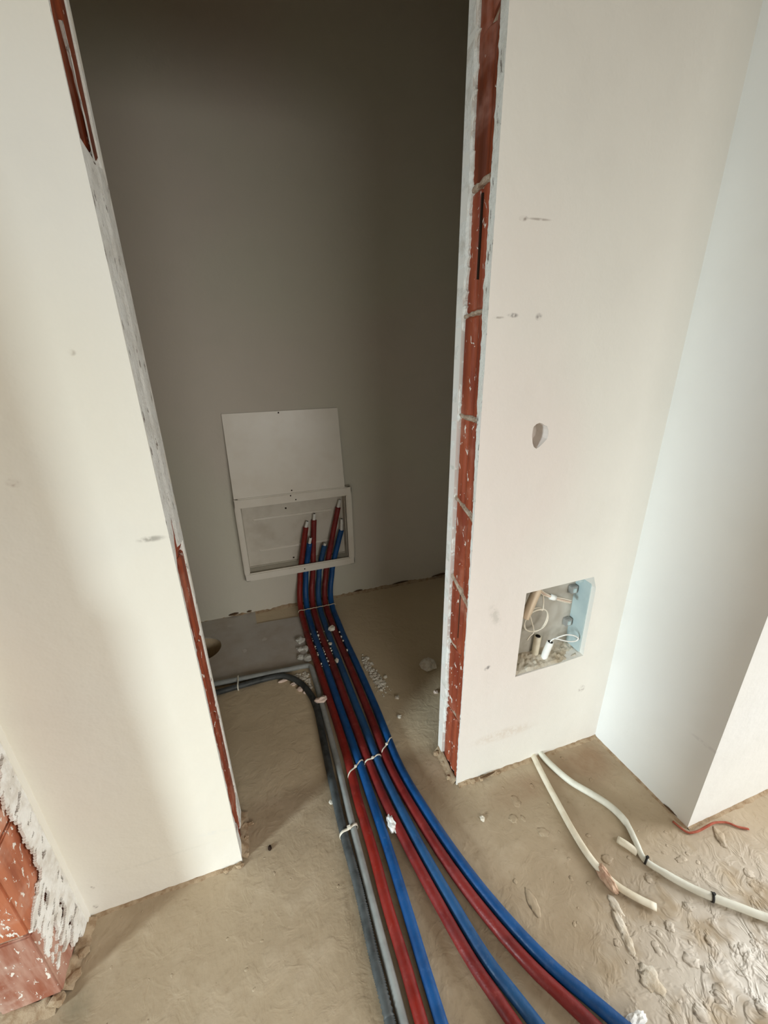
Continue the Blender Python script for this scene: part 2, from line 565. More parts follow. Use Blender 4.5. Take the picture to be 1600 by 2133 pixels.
# grey smooth mortar patch in the closet corner (raised a few millimetres), with its notch and drain hole
patch = tag(link('floor_patch', prism('floor_patch', [(-0.75, 1.998), (-0.0693, 1.998), (-0.0665, 1.887), (0.152, 1.876), (0.136, 1.494), (-0.75, 1.535)], 0.0, 0.006), mat_slab), kind='structure')
hole = bmesh.new()
bmesh.ops.create_cone(hole, cap_ends=True, cap_tris=False, segments=40, radius1=0.086, radius2=0.086, depth=0.1,
                      matrix=Matrix.Translation((-0.319, 1.772, 0.0)))
hm = bpy.data.meshes.new('hole'); hole.to_mesh(hm); hole.free()
cut(patch, [hm])


# ragged foot of the walls: screed and soil creeping up against the plaster
def foot(a, b, normal, hmin, hmax, parent, seed, mat=None, thick=0.006, name='ragged_edge'):
    a, b, nn = Vector(a), Vector(b), Vector(normal)
    L = (b - a).length
    n = max(4, int(L / 0.006))
    v, f = [], []
    for i in range(n + 1):
        s = i / n
        p = a.lerp(b, s)
        k = 0.5 + 0.5 * n3(s * L * 14, seed) + 0.35 * n3(s * L * 60, seed + 5)
        h = hmin + (hmax - hmin) * max(0, min(1, k))
        t = thick * (0.8 + 0.9 * abs(n3(s * L * 40, seed + 9))) + 0.002
        v += [p + nn * (t * 2.2 + 0.006 * abs(n3(s * L * 22, seed + 3))), p + nn * t + Vector((0, 0, h * 0.55)), p + nn * 0.0015 + Vector((0, 0, h)), p - nn * 0.004 + Vector((0, 0, h))]
        if i:
            q = 4 * i
            for k2 in range(3):
                f.append((q - 4 + k2, q - 3 + k2, q + 1 + k2, q + k2))
    me = mesh_from(name, v, f, smooth=True)
    return link(name, me, mat or mat_soil, parent)


foot((XR + 0.004, YF, 0), (1.04, YF, 0), (0, -1, 0), 0.0, 0.012, fl, 1.3, thick=0.003)
foot((-0.517, YF, 0), (XL, YF, 0), (0, -1, 0), 0.0, 0.006, fl, 4.1, thick=0.002)
foot((-0.75, 1.998, 0), (1.35, 1.998, 0), (0, -1, 0), 0.001, 0.018, fl, 7.7, thick=0.004)
foot((1.0405, YF, 0), (1.0556, 0.4745, 0), (-1, 0, 0), 0.0, 0.004, fl, 9.2, thick=0.002)
foot((1.0556, 0.4745, 0), (1.9, 0.4745, 0), (0, -1, 0), 0.0, 0.006, fl, 2.9, thick=0.002)
foot((-0.54, 0.67, 0), (-0.52, 0.80, 0), (1, 0, 0), 0.004, 0.03, fl, 12.4, thick=0.008)
foot((-0.647, 0.668, 0), (-0.54, 0.664, 0), (0, -1, 0), 0.004, 0.02, fl, 15.4, thick=0.008)
foot((XL, 0.81, 0), (XL, 0.94, 0), (1, 0, 0), 0.004, 0.03, fl, 18.4, thick=0.005)
foot((XR, 0.81, 0), (XR, 0.94, 0), (-1, 0, 0), 0.004, 0.02, fl, 19.4, thick=0.004)


# cracks: dark open gaps along the foot of the walls
def gap(a, b, parent, w=0.003):
    a, b = Vector(a), Vector(b)
    n = 8
    pts = [a.lerp(b, i / n) + Vector((0, 0, 0.0015 * n3(i * 1.7, a.x * 9))) for i in range(n + 1)]
    link('crack', tube_mesh('crack', pts, lambda s, i: w * (0.2 + 0.6 * math.sin(math.pi * i / n)), 6), mat_gap, parent)


gap((1.0545, 0.505, 0.004), (1.0485, 0.545, 0.006), fl)
gap((0.57, YF - 0.012, 0.010), (0.625, YF - 0.010, 0.014), fl, 0.004)
gap((-0.20, 1.990, 0.018), (-0.15, 1.990, 0.022), fl, 0.008)
gap((-0.11, 1.990, 0.018), (-0.085, 1.990, 0.020), fl, 0.006)
gap((0.47, 1.990, 0.016), (0.52, 1.990, 0.018), fl, 0.006)
gap((0.70, 1.990, 0.016), (0.80, 1.990, 0.020), fl, 0.006)
gap((0.95, 1.990, 0.016), (1.06, 1.990, 0.022), fl, 0.008)


# ---- bricks in the open ends
def brick_profile(y0, y1, depth, grooves, deep=None):
    """ridged front edge: list of (offset from face, y)"""
    out = []
    n = 26
    for i in range(n + 1):
        s = i / n
        y = y0 + (y1 - y0) * s
        d = 0.0
        for g, wd, dp in grooves:
            q = abs(s - g) / wd
            if q < 1: d = max(d, dp * (0.5 + 0.5 * math.cos(math.pi * q)))
        if s < 0.06: d = max(d, 0.004 * (1 - s / 0.06))
        if s > 0.94: d = max(d, 0.004 * (s - 0.94) / 0.06)
        if deep and abs(s - deep[0]) < deep[1]: d = 0.028
        out.append((d, y))
    return out


def brick(name, xf, sgn, y0, y1, z0, z1, mat, parent, grooves, deep=None, tilt=0.0, depth=0.07):
    """end brick: face plane x = xf looking along -sgn, body going to +sgn"""
    pr = brick_profile(y0, y1, depth, grooves, deep)
    v, f = [], []
    lv = [z0 + 0.003, z0, z0, z1, z1, z1 - 0.003]
    rows = []
    zs = [(z0, 0.003), (z0 + 0.004, 0.0), ((z0 + z1) / 2, 0.0), (z1 - 0.004, 0.0), (z1, 0.003)]
    for z, ex in zs:
        row = []
        for d, y in pr:
            zz = z + tilt * (y - (y0 + y1) / 2)
            row.append(len(v)); v.append((xf + sgn * (d + ex), y, zz))
        for y in (y1, y0):
            row.append(len(v)); v.append((xf + sgn * depth, y, z + tilt * (y - (y0 + y1) / 2)))
        rows.append(row)
    m = len(rows[0])
    for a, b in zip(rows, rows[1:]):
        for i in range(m):
            j = (i + 1) % m
            f.append((a[i], a[j], b[j], b[i]))
    f.append(tuple(rows[0][::-1])); f.append(tuple(rows[-1]))
    return link(name, mesh_from(name, v, f), mat, parent)


G3 = [(0.30, 0.10, 0.0035), (0.62, 0.12, 0.0045)]
G2 = [(0.48, 0.16, 0.0055)]
# right jamb: courses read from the joints
zj = [0.010, 0.236, 0.478, 0.680, 0.918, 1.1417, 1.3626, 1.590, 1.822, 2.05]
for i in range(len(zj) - 1):
    z0, z1 = zj[i] + (0.005 if i else 0), zj[i + 1] - 0.005
    deep = (0.46, 0.05) if i in (6,) else ((0.50, 0.045) if i == 2 else None)
    mt = mat_brick_top if i >= 7 else mat_brick
    br = brick('brick', XR + 0.006 + 0.0015 * math.sin(i * 2.3), 1, 0.8115, 0.912, z0, z1, mt, wr, G2 if i % 2 else G3, None, tilt=[0, 0, 0.25, 0.42, 0.18, -0.05, -0.1, -0.1, -0.5][i])
    if i == 6:
        box('open_slot', (XR + 0.0045, XR + 0.03, 0.8630, 0.8680, 1.425, 1.572), mat_dark, br)
    if i == 2:
        box('open_slot', (XR + 0.0045, XR + 0.03, 0.8560, 0.8605, 0.530, 0.672), mat_dark, br)
box('mortar', (XR + 0.013, 0.566, 0.8110, 0.9135, 0.0, 2.09), mat_mortar, wr)


def joint(xf, sgn, y0, y1, z, parent, tilt, seed, th=0.006, mat=None):
    n = 16
    v, f = [], []
    for i in range(n + 1):
        s = i / n
        y = y0 + (y1 - y0) * s
        zc = z + tilt * (y - (y0 + y1) / 2) + 0.003 * n3(s * 5, seed)
        t = th * (0.9 + 0.7 * n3(s * 7, seed + 3))
        x = xf - sgn * (0.002 + 0.002 * n3(s * 6, seed + 8))
        v += [(xf + sgn * 0.012, y, zc - t * 1.3), (x, y, zc - t), (x - sgn * 0.001, y, zc), (x, y, zc + t), (xf + sgn * 0.012, y, zc + t * 1.3)]
        if i:
            q = 5 * i
            for k in range(4): f.append((q - 5 + k, q - 4 + k, q + 1 + k, q + k))
    return link('mortar_joint', mesh_from('mortar_joint', v, f, True), mat or mat_mortar, parent)


for i, (z, t) in enumerate([(1.590, -0.1), (1.3626, -0.10), (1.1417, 0.0), (0.918, 0.35), (0.680, 0.5)]):
    joint(XR + 0.006, 1, 0.815, 0.911, z, wr, t, 3.1 * i + 1, th=[0.005, 0.004, 0.006, 0.004, 0.006][i])


# ragged plaster skin turning the arris and dying out on the brick
def skin(name, xf, sgn, yedge, ydir, zs, width, parent, seed, mat, amp=0.012, fine=0.006, raise_=0.0):
    """xf: face plane; strip from yedge towards ydir with ragged width"""
    z0, z1 = zs
    n = int((z1 - z0) / 0.0055)
    v, f = [], []
    for i in range(n + 1):
        z = z0 + (z1 - z0) * i / n
        wv = width(z) if callable(width) else width
        wv = wv + amp * n3(z * 9, seed) + fine * n3(z * 55, seed + 4) + fine * 1.3 * max(0, n3(z * 110, seed + 7))
        wv = max(0.004, wv)
        lift = 0.0012 * n3(z * 30, seed + 2)
        v += [(xf - sgn * raise_, yedge, z), (xf - sgn * (raise_ + lift), yedge + ydir * wv * 0.75, z),
              (xf + sgn * 0.003, yedge + ydir * (wv - 0.002), z + 0.004 * n3(z * 40, seed + 6)), (xf + sgn * 0.012, yedge + ydir * wv, z)]
        if i:
            q = 4 * i
            for k in range(3): f.append((q - 4 + k, q - 3 + k, q + 1 + k, q + k))
    return link(name, mesh_from(name, v, f), mat, parent)


# right jamb, hall side (greyish cut edge) and closet side (bright skin)
skin('plaster_edge', XR, 1, YF, 1, (0.0, 2.1), lambda z: 0.006 + 0.021 * max(0, min(1, (z - 0.70) / 0.55)) + 0.004 * max(0, min(1, (z - 1.3) / 0.4)), wr, 2.2, mat_edge, 0.004, 0.004)
skin('plaster_edge', XR, 1, YB, -1, (0.0, 2.1), lambda z: 0.030 + 0.006 * math.sin(z * 5), wr, 8.8, mat_smear, 0.011, 0.010)
# left jamb: bare brick high and low, smeared over in between
XJ = XL
zjl = [0.010, 0.225, 0.450, 0.675, 0.900, 1.125, 1.350, 1.575, 1.800, 2.05]
for i in range(len(zjl) - 1):
    brick('brick', XJ - 0.0025, -1, 0.8135, 0.9285, zjl[i] + (0.005 if i else 0), zjl[i + 1] - 0.005, mat_brick_top if i > 6 else mat_brick, wl, G2 if i % 2 else G3)
box('mortar', (-0.233, XJ - 0.010, 0.8125, 0.9295, 0.0, 2.09), mat_mortar, wl)


def left_w(z):
    if z < 0.10: return 0.045
    if z < 0.90: return 0.016
    if z < 1.00: return 0.016 + (z - 0.90) / 0.10 * 0.058
    if z < 1.57: return 0.076
    return 0.006


def left_wb(z):
    if z < 0.10: return 0.05
    if z < 0.92: return 0.020
    if z < 1.57: return 0.068
    return 0.024


skin('plaster_edge', XJ, -1, YF, 1, (0.0, 2.1), left_w, wl, 5.6, mat_edge, 0.005, 0.004)
skin('plaster_edge', XJ, -1, YB, -1, (0.0, 2.1), left_wb, wl, 21.3, mat_edge, 0.004, 0.003)
# streak of filler left on the bare brick near the top of the left jamb
skin('plaster_edge', XJ - 0.001, -1, 0.872, 1, (1.565, 1.72), lambda z: 0.016 * (1 - (z - 1.565) / 0.155) + 0.003, wl, 30.1, mat_edge, 0.003, 0.002)

# stub of the left wall: bricks with a broken plaster skin
for i in range(4):
    z0, z1 = 0.010 + 0.222 * i, 0.010 + 0.222 * (i + 1)
    bm_ = box_mesh('brick', -0.640, -0.5310, 0.667, 0.789, z0 + 0.004, z1 - 0.004, 0.003)
    link('brick', bm_, mat_brick_orange if i else mat_brick_dusty, stub)
box('mortar', (-0.6465, -0.545, 0.672, 0.790, 0.0, 2.1), mat_mortar, stub)


def stub_w(z):
    if z < 0.07: return 0.035 + 0.05 * z / 0.07
    if z < 0.24: return 0.125
    if z < 0.30: return 0.125 - 0.07 * (z - 0.24) / 0.06
    return 0.055


def sheet(name, seed, zs, wfun, x0, parent, mat):
    """plaster skin on the stub's side, real thickness, holes and drag marks where it has flaked off"""
    z0, z1 = zs
    nz = int((z1 - z0) / 0.0026); ny = 56
    bm = bmesh.new()
    grid = []
    for i in range(nz + 1):
        z = z0 + (z1 - z0) * i / nz
        row = []
        for j in range(ny + 1):
            y = YF - 0.0015 - 0.136 * j / ny
            x = x0 - 0.011 * max(0, (YF - y - 0.035) / 0.10) + 0.0010 * n3(y * 40, z * 40, seed) + 0.0006 * n3(y * 160, z * 160, seed)
            row.append(bm.verts.new((x, y, z)))
        grid.append(row)
    for i in range(nz):
        for j in range(ny):
            y = YF - 0.136 * (j + 0.5) / ny; z = z0 + (z1 - z0) * (i + 0.5) / nz
            d = YF - y
            u, v_ = (y + z) * 0.7, (z - y) * 0.7          # drag marks run diagonally
            wv = wfun(z) + 0.016 * n3(z * 14, seed) + 0.016 * n3(u * 18, v_ * 95, seed + 4)
            fl_ = n3(u * 26, v_ * 85, seed + 9) + 0.5 * n3(u * 60, v_ * 170, seed + 2)
            hole_ = d > 0.022 and fl_ > 0.36 - 1.6 * max(0, d - 0.03) - (0.12 if z < 0.12 else 0)
            if d < wv and not hole_:
                bm.faces.new((grid[i][j], grid[i][j + 1], grid[i + 1][j + 1], grid[i + 1][j]))
    for v in [v for v in bm.verts if not v.link_faces]: bm.verts.remove(v)
    r = bmesh.ops.extrude_face_region(bm, geom=list(bm.faces))
    for v in r['geom']:
        if isinstance(v, bmesh.types.BMVert): v.co.x -= 0.006
    bmesh.ops.recalc_face_normals(bm, faces=bm.faces)
    me = bpy.data.meshes.new(name); bm.to_mesh(me); bm.free()
    return link(name, me, mat, parent)


sheet('plaster_skin', 3.3, (0.012, 0.70), stub_w, -0.5185, stub, mat_smear)
link('plaster_skin', box_mesh('plaster_skin', -0.530, -0.5175, 0.745, YF, 0.70, 2.1), mat_wall_left, stub)

# little lump of mortar where the right jamb meets the floor
def lump_mesh(name, c, r, seed, sub=2, amp=0.35, flat=0.0, freq=2.2):
    bm = bmesh.new()
    bmesh.ops.create_icosphere(bm, subdivisions=sub, radius=1)
    for v in bm.verts:
        d = v.co.normalized()
        k = 1 + amp * n3(d.x * freq + seed, d.y * freq - seed * 0.7, d.z * freq + seed * 1.3) + amp * 0.5 * n3(d.x * freq * 2.3 - seed, d.y * freq * 2.3, d.z * freq * 2.3 + seed)
        v.co = Vector((d.x * r[0] * k, d.y * r[1] * k, d.z * r[2] * k))
        if flat and v.co.z < -flat * r[2]: v.co.z = -flat * r[2]
    zmin = min(v.co.z for v in bm.verts)
    a = random.uniform(0, 6.28)
    for v in bm.verts:
        x, y = v.co.x, v.co.y
        v.co = Vector((c[0] + x, c[1] + y, c[2] + v.co.z - zmin))
    me = bpy.data.meshes.new(name); bm.to_mesh(me); bm.free()
    return me


for k, (x, y, r) in enumerate([(0.480, 0.835, 0.012), (0.478, 0.925, 0.016), (0.485, 0.885, 0.014), (0.545, 0.798, 0.012), (0.52, 0.800, 0.010), (0.575, 0.796, 0.013), (0.64, 0.797, 0.009),
                               (-0.150, 0.90, 0.014), (-0.148, 0.86, 0.012), (-0.15, 0.82, 0.012), (-0.165, 0.797, 0.014), (-0.20, 0.797, 0.010), (-0.52, 0.69, 0.020), (-0.54, 0.66, 0.022), (-0.51, 0.73, 0.016)]):
    link('mortar_crumb', lump_mesh('mortar_crumb', (x, y, -0.002), (r * 0.75, r * 0.6, r * 0.45), 11.3 * k + 2, 2, 0.5), mat_soil, fl)
# plug of filler in the round hole
link('filler_plug', lump_mesh('filler_plug', (0.6425, 0.842, 1.080), (0.010, 0.010, 0.022), 4.4, 2, 0.3), mat_smear, wr)

# ------------------------------------------------------------------ steel manifold cabinet
cab = empty('manifold_cabinet', (0.19, 1.99, 0.214))
tag(cab, 'white enamelled steel cabinet frame set low in the closet wall, open front', 'cabinet')


def cbox(name, dims, mat, parent, bevel=0.0):
    o = box(name, dims, mat, None, bevel)
    o.parent = parent
    o.matrix_parent_inverse = Matrix.Translation(-parent.location) if parent is cab else Matrix.Identity(4)
    return o


FX0, FX1, FZ0, FZ1, FY = -0.0895, 0.4735, 0.214, 0.651, 1.952
cbox('frame_bar', (FX0, -0.0640, FY, FY + 0.014, FZ0, FZ1), mat_enamel, cab, 0.004)
cbox('frame_bar', (0.4440, FX1, FY, FY + 0.014, FZ0, FZ1), mat_enamel, cab, 0.004)
top = cbox('frame_bar', (FX0, FX1, FY - 0.001, FY + 0.014, 0.604, FZ1), mat_enamel, cab, 0.005)
bot = cbox('frame_bar', (FX0, FX1, FY - 0.001, FY + 0.014, FZ0, 0.256), mat_enamel, cab, 0.005)
cbox('side_flange', (-0.0875, -0.083, FY + 0.012, 1.998, FZ0 + 0.01, FZ1 - 0.004), mat_enamel_in, cab)
cbox('side_flange', (0.467, 0.4715, FY + 0.012, 1.998, FZ0 + 0.01, FZ1 - 0.004), mat_enamel_in, cab)
cbox('top_flange', (-0.0875, 0.4715, FY + 0.012, 1.998, 0.6445, 0.649), mat_enamel_in, cab)
backp = cbox('back_plate', (-0.064, 0.444, 2.046, 2.052, 0.248, 0.610), mat_enamel_in, cab)
for nm, dims in (('side_plate', (-0.0655, -0.062, 1.990, 2.050, 0.248, 0.610)), ('side_plate', (0.442, 0.4455, 1.990, 2.050, 0.248, 0.610)),
                 ('top_plate', (-0.064, 0.444, 1.990, 2.050, 0.607, 0.611)), ('bottom_plate', (-0.064, 0.444, 2.036, 2.050, 0.2475, 0.250))):
    cbox(nm, dims, mat_enamel_in, cab)


def rib(x0, x1, z, parent):
    n = 28
    h = 0.007
    poly = []
    for k in range(n):
        a = 2 * math.pi * k / n
        cx = x1 - h if math.cos(a) > 0 else x0 + h
        poly.append((cx + h * math.cos(a), z + h * math.sin(a)))
    inner = [((x - (x0 + x1) / 2) * 0.985 + (x0 + x1) / 2, (zz - z) * 0.55 + z) for x, zz in poly]
    v = [(x, 2.0455, zz) for x, zz in poly] + [(x, 2.0415, zz) for x, zz in inner]
    f = [(i, (i + 1) % n, n + (i + 1) % n, n + i) for i in range(n)] + [tuple(range(n, 2 * n))]
    link('embossed_rib', mesh_from('embossed_rib', v, f), mat_enamel, parent)


rib(-0.016, 0.385, 0.505, backp)
rib(-0.006, 0.372, 0.332, backp)
for x, z, y, par in ((0.163, 0.262, 2.045, backp), (0.150, 0.545, 2.045, backp)):
    cbox('screw_hole', (x - 0.004, x + 0.004, y - 0.0008, y + 0.001, z - 0.004, z + 0.004), mat_dark, par)
for x, z, par in ((0.205, 0.234, bot), (0.195, 0.617, top), (0.172, 0.640, top)):
    cbox('screw_hole', (x - 0.003, x + 0.003, FY - 0.0018, FY, z - 0.003, z + 0.003), mat_dark, par)

# loose cover standing on the frame and leaning on the wall
cv = [(-0.0860, 1.953, 0.6530), (0.4400, 1.953, 0.6530), (0.4340, 1.990, 1.0335), (-0.0835, 1.990, 1.0365)]
off = Vector((0, 0.005, 0.0005))
v = [Vector(p) for p in cv] + [Vector(p) + off for p in cv]
f = [(0, 1, 2, 3), (7, 6, 5, 4), (0, 4, 5, 1), (1, 5, 6, 2), (2, 6, 7, 3), (3, 7, 4, 0)]
cover = link('cabinet_cover', mesh_from('cabinet_cover', v, f), mat_enamel)
tag(cover, 'plain white steel cover leaning on the wall on top of the cabinet frame', 'cover')
for x, z, y in ((0.18, 0.665, 1.9535), (0.16, 1.028, 1.9885)):
    box('screw_hole', (x - 0.003, x + 0.003, y - 0.001, y + 0.002, z - 0.003, z + 0.003), mat_dark, cover)

# ------------------------------------------------------------------ six insulated heating pipes
R = 0.0139
floor_paths = {
    'red1': [(0.160, 1.6697), (0.170, 1.4617), (0.1794, 1.2508), (0.1834, 1.1316), (0.1853, 0.9815), (0.1815, 0.8577), (0.1835, 0.7031), (0.1815, 0.5795), (0.1840, 0.4711), (0.1842, 0.3808)],
    'blue1': [(0.192, 1.6584), (0.202, 1.4509), (0.2085, 1.2405), (0.2130, 1.1223), (0.2180, 0.9694), (0.2215, 0.8429), (0.2245, 0.6893), (0.2240, 0.5636), (0.2225, 0.4595), (0.2222, 0.3687)],
    'red2': [(0.2235, 1.6487), (0.2330, 1.4396), (0.2385, 1.2298), (0.2430, 1.1118), (0.2485, 0.9585), (0.2575, 0.8313), (0.2806, 0.6700), (0.3040, 0.5357), (0.3270, 0.4245), (0.3588, 0.3211)],
    'blue2': [(0.2580, 1.6347), (0.2650, 1.4281), (0.2705, 1.2189), (0.2745, 1.1001), (0.2785, 0.9493), (0.2905, 0.8182), (0.3120, 0.6588), (0.3365, 0.5249), (0.3610, 0.4129), (0.4006, 0.3068)],
    'red3': [(0.2935, 1.6219), (0.3005, 1.4155), (0.3060, 1.2055), (0.3075, 1.0873), (0.3085, 0.9395), (0.3245, 0.8061), (0.3560, 0.6433), (0.3940, 0.5072), (0.4430, 0.3822), (0.5043, 0.2712)],
    'blue3': [(0.3245, 1.6115), (0.3327, 1.4046), (0.3385, 1.1937), (0.3390, 1.0763), (0.3395, 0.9284), (0.3560, 0.7960), (0.3910, 0.6300), (0.4310, 0.4956), (0.4860, 0.3665), (0.5560, 0.2550)],
}
# x at the floor tie, x at the cabinet's lower bar, (x, z) of the sleeve's end, (x, z) of the bare pipe's end
wall_ends = {
    'red1': (0.1580, 0.1845, 0.2375, 0.440, 0.248, 0.471),
    'blue1': (0.1905, 0.2145, 0.2490, 0.346, 0.257, 0.377),
    'red2': (0.2225, 0.2515, 0.2820, 0.474, 0.287, 0.508),
    'blue2': (0.2560, 0.2865, 0.3260, 0.321, 0.330, 0.333),
    'red3': (0.2890, 0.3250, 0.4120, 0.526, 0.424, 0.566),
    'blue3': (0.3210, 0.3580, 0.4220, 0.395, 0.4275, 0.458),
}
looks = {
    'red1': (mat_red, 'leftmost red insulated heating pipe, next to the grey conduit'),
    'blue1': (mat_blue, 'leftmost blue insulated heating pipe, second in the bundle from the grey conduit'),
    'red2': (mat_red_b, 'middle red insulated heating pipe, third in the bundle from the grey conduit'),
    'blue2': (mat_blue_b, 'middle blue insulated heating pipe, between the middle and the rightmost red pipe'),
    'red3': (mat_red_b, 'rightmost red insulated heating pipe, with the tallest end in the cabinet'),
    'blue3': (mat_blue, 'rightmost blue insulated heating pipe on the outer edge of the bundle'),
}
for q, key in enumerate(floor_paths):
    fp = floor_paths[key]
    xt, xb, xs, zs_, xe, ze = wall_ends[key]
    mt, lab = looks[key]
    a, b = Vector((*fp[-1], R)), Vector((*fp[-2], R))
    d = (a - b).normalized()
    ybar = 1.9825 + (0.001 if q % 2 else 0)
    ytop = {'red1': 2.012, 'blue1': 1.990, 'red2': 2.023, 'blue2': 2.000, 'red3': 2.016, 'blue3': 2.004}[key]
    kk = ytop / 2.010
    xs, xe = xs * kk, xe * kk
    zs_, ze = 1.3 + (zs_ - 1.3) * kk, 1.3 + (ze - 1.3) * kk
    fr = lambda z: min(1, max(0, (z - 0.2) / 0.24))
    pts = [a + d * 0.8, a + d * 0.4] + [Vector((x, y, R)) for x, y in fp[::-1]]
    pts += [Vector((fp[0][0] * 0.5 + xt * 0.5, 1.77, R)), Vector((xt, 1.862, 0.021)), Vector((xt + 0.002, 1.915, 0.045)), Vector(((xt * 0.7 + xb * 0.3), 1.953, 0.095)),
            Vector(((xt * 0.3 + xb * 0.7), 1.974, 0.150)), Vector((xb, ybar, 0.205))]
    end = Vector((xs, ytop, zs_))
    pts += [Vector((xb, ybar, 0.205)).lerp(end, 0.5) + Vector((0, 0.004, 0)), end]
    path = catmull(pts, 0.012)
    sd = 3.7 * q
    sl = tube_mesh('heating_pipe', path, lambda s, i: R * (1 + 0.020 * n3(s * 11, sd) + 0.012 * n3(s * 42, sd + 2)), 16)
    o = tag(link('heating_pipe', sl, mt), lab, 'pipe', 'insulated heating pipes')
    pd = (Vector((xe, ytop + 0.002, ze)) - end)
    ip = link('inner_pipe', tube_mesh('inner_pipe', [end - pd.normalized() * 0.01, end, end + pd * 0.5, end + pd], 0.0078, 12), mat_whitepipe, o)
    u = pd.normalized()
    link('bore', tube_mesh('bore', [end + pd - u * 0.001, end + pd + u * 0.0008], 0.0052, 10), mat_bore, ip)

# ------------------------------------------------------------------ conduits beside the bundle
gpts = [(-0.70, 1.520), (-0.45, 1.514), (-0.2662, 1.5090), (-0.1432, 1.5017), (-0.0022, 1.4930), (0.095, 1.4885), (0.128, 1.4860), (0.1405, 1.4780), (0.1445, 1.455), (0.1465, 1.4148), (0.1480, 1.3434), (0.1500, 1.216), (0.1512, 1.1147),
        (0.1516, 0.9966), (0.1505, 0.8938), (0.1490, 0.808), (0.1492, 0.7179), (0.1500, 0.5918), (0.151, 0.4853), (0.1517, 0.3936), (0.152, 0.1), (0.153, -0.3)]
RG = 0.0105
gc = tube('grey_conduit', [(x - 0.002, y, RG + (0.006 if y > 1.44 else 0.0)) for x, y in gpts], RG, mat_grey_conduit, None, 0.012, 14)
tag(gc, 'smooth light grey conduit along the left side of the pipes, bent sharply in the closet', 'conduit')
cpts = [(-0.70, 1.452), (-0.40, 1.458), (-0.2421, 1.4607), (-0.1532, 1.4659), (-0.0229, 1.4707), (0.0349, 1.4544), (0.0850, 1.397), (0.1130, 1.324), (0.1235, 1.2586), (0.1245, 1.1886), (0.1220, 1.0932), (0.1195, 0.9801),
        (0.1190, 0.9035), (0.1180, 0.8512), (0.1190, 0.7568), (0.1215, 0.6997), (0.1235, 0.6459), (0.1235, 0.5991), (0.1225, 0.4958), (0.1240, 0.4023), (0.125, 0.1), (0.126, -0.3)]
RC = 0.0125
path = catmull([Vector((x, y, RC)) for x, y in cpts], 0.0026)
cc = tag(link('corrugated_conduit', tube_mesh('corrugated_conduit', path, lambda s, i: RC * (1.0 if i % 2 else 0.80), 12), mat_black_conduit), 'dark grey corrugated conduit curving out of the closet left of the pipes', 'conduit')


# ------------------------------------------------------------------ ties
def strap(name, pts, wdt, th, mat, axis, label, parent_head=None, group=None, closed=True):
    """flat band following pts; width along 'axis'"""
    ax = Vector(axis).normalized()
    P = [Vector(p) for p in pts]
    n = len(P)
    v, f = [], []
    for i, p in enumerate(P):
        a = P[i - 1] if closed or i else P[i]; b = P[(i + 1) % n] if closed or i < n - 1 else P[i]
        t = (b - a).normalized()
        nn = t.cross(ax).normalized()
        v += [p - ax * wdt / 2 - nn * th / 2, p + ax * wdt / 2 - nn * th / 2, p + ax * wdt / 2 + nn * th / 2, p - ax * wdt / 2 + nn * th / 2]
    m = n if closed else n - 1
    for i in range(m):
        a = 4 * i; b = 4 * ((i + 1) % n)
        for k in range(4): f.append((a + k, a + (k + 1) % 4, b + (k + 1) % 4, b + k))
    if not closed:
        f += [(0, 1, 2, 3), (4 * n - 4, 4 * n - 3, 4 * n - 2, 4 * n - 1)]
    o = link(name, mesh_from(name, v, f, True), mat)
    tag(o, label, 'cable tie', group)
    return o


def pair_loop(a, b, r, n=36, dip=0.35):
    """closed loop in the plane through a,b and z round two round pipes, waisted between them"""
    a, b = Vector(a), Vector(b)
    e = (b - a); L = e.length; e.normalize()
    up = Vector((0, 0, 1))
    out = []
    for k in range(n):
        t = 2 * math.pi * k / n
        # stadium
        cx = L if math.cos(t) > 0 else 0.0
        x = cx + r * math.cos(t); z = r * math.sin(t)
        out.append(a + e * x + up * z)
    # waist points over and under the joint
    full = []
    for k in range(n):
        full.append(out[k])
        nx = out[(k + 1) % n]
        if (nx - out[k]).length > L * 0.6:
            mid = (nx + out[k]) / 2
            full.append(mid - up * (r * dip if mid.z > a.z else -r * dip * 0.2))
    return full


def at_y(key, y):
    P = [Vector((*p, R)) for p in floor_paths[key]]
    for p, q in zip(P, P[1:]):
        if p.y >= y >= q.y:
            return p.lerp(q, (p.y - y) / (p.y - q.y))
    return P[0]


g_tie = 'pale cable ties on the floor pipes'
for k1, k2, y1, y2, lab in (('red1', 'blue1', 0.944, 0.965, 'pale nylon tie around the leftmost red and blue pipe'),
                            ('red2', 'blue2', 0.963, 0.968, 'pale nylon tie around the middle red and blue pipe'),
                            ('red3', 'blue3', 0.985, 1.012, 'pale nylon tie around the rightmost red and blue pipe')):
    a, b = at_y(k1, y1), at_y(k2, y2)
    o = strap('cable_tie', pair_loop(a, b, R + 0.0022), 0.0052, 0.0016, mat_tie, (0.12, 1, 0), lab, group=g_tie)
    m = (a + b) / 2 + Vector((0, 0, R * 0.92))
    box('tie_head', (m.x - 0.004, m.x + 0.004, m.y - 0.0035, m.y + 0.0035, m.z - 0.003, m.z + 0.004), mat_tie, o, 0.001)
a, b = Vector((0.1200, 0.776, RC)), Vector((0.1475, 0.783, RG))
o = strap('cable_tie', pair_loop(a, b, 0.0146, dip=0.3), 0.0075, 0.0018, mat_tie, (0.1, 1, 0), 'pale nylon tie holding the corrugated conduit to the grey conduit', group=g_tie)
box('tie_head', (0.130, 0.140, 0.776, 0.785, 0.021, 0.030), mat_tie, o, 0.001)
a, b = Vector((-0.160, 1.4655, RC)), Vector((-0.158, 1.502, RG + 0.006))
strap('cable_tie', pair_loop(a, b, 0.0150, dip=0.3), 0.0055, 0.0016, mat_white_cable, (1, 0, 0), 'small white tie around the two conduits deep in the closet', group=g_tie)

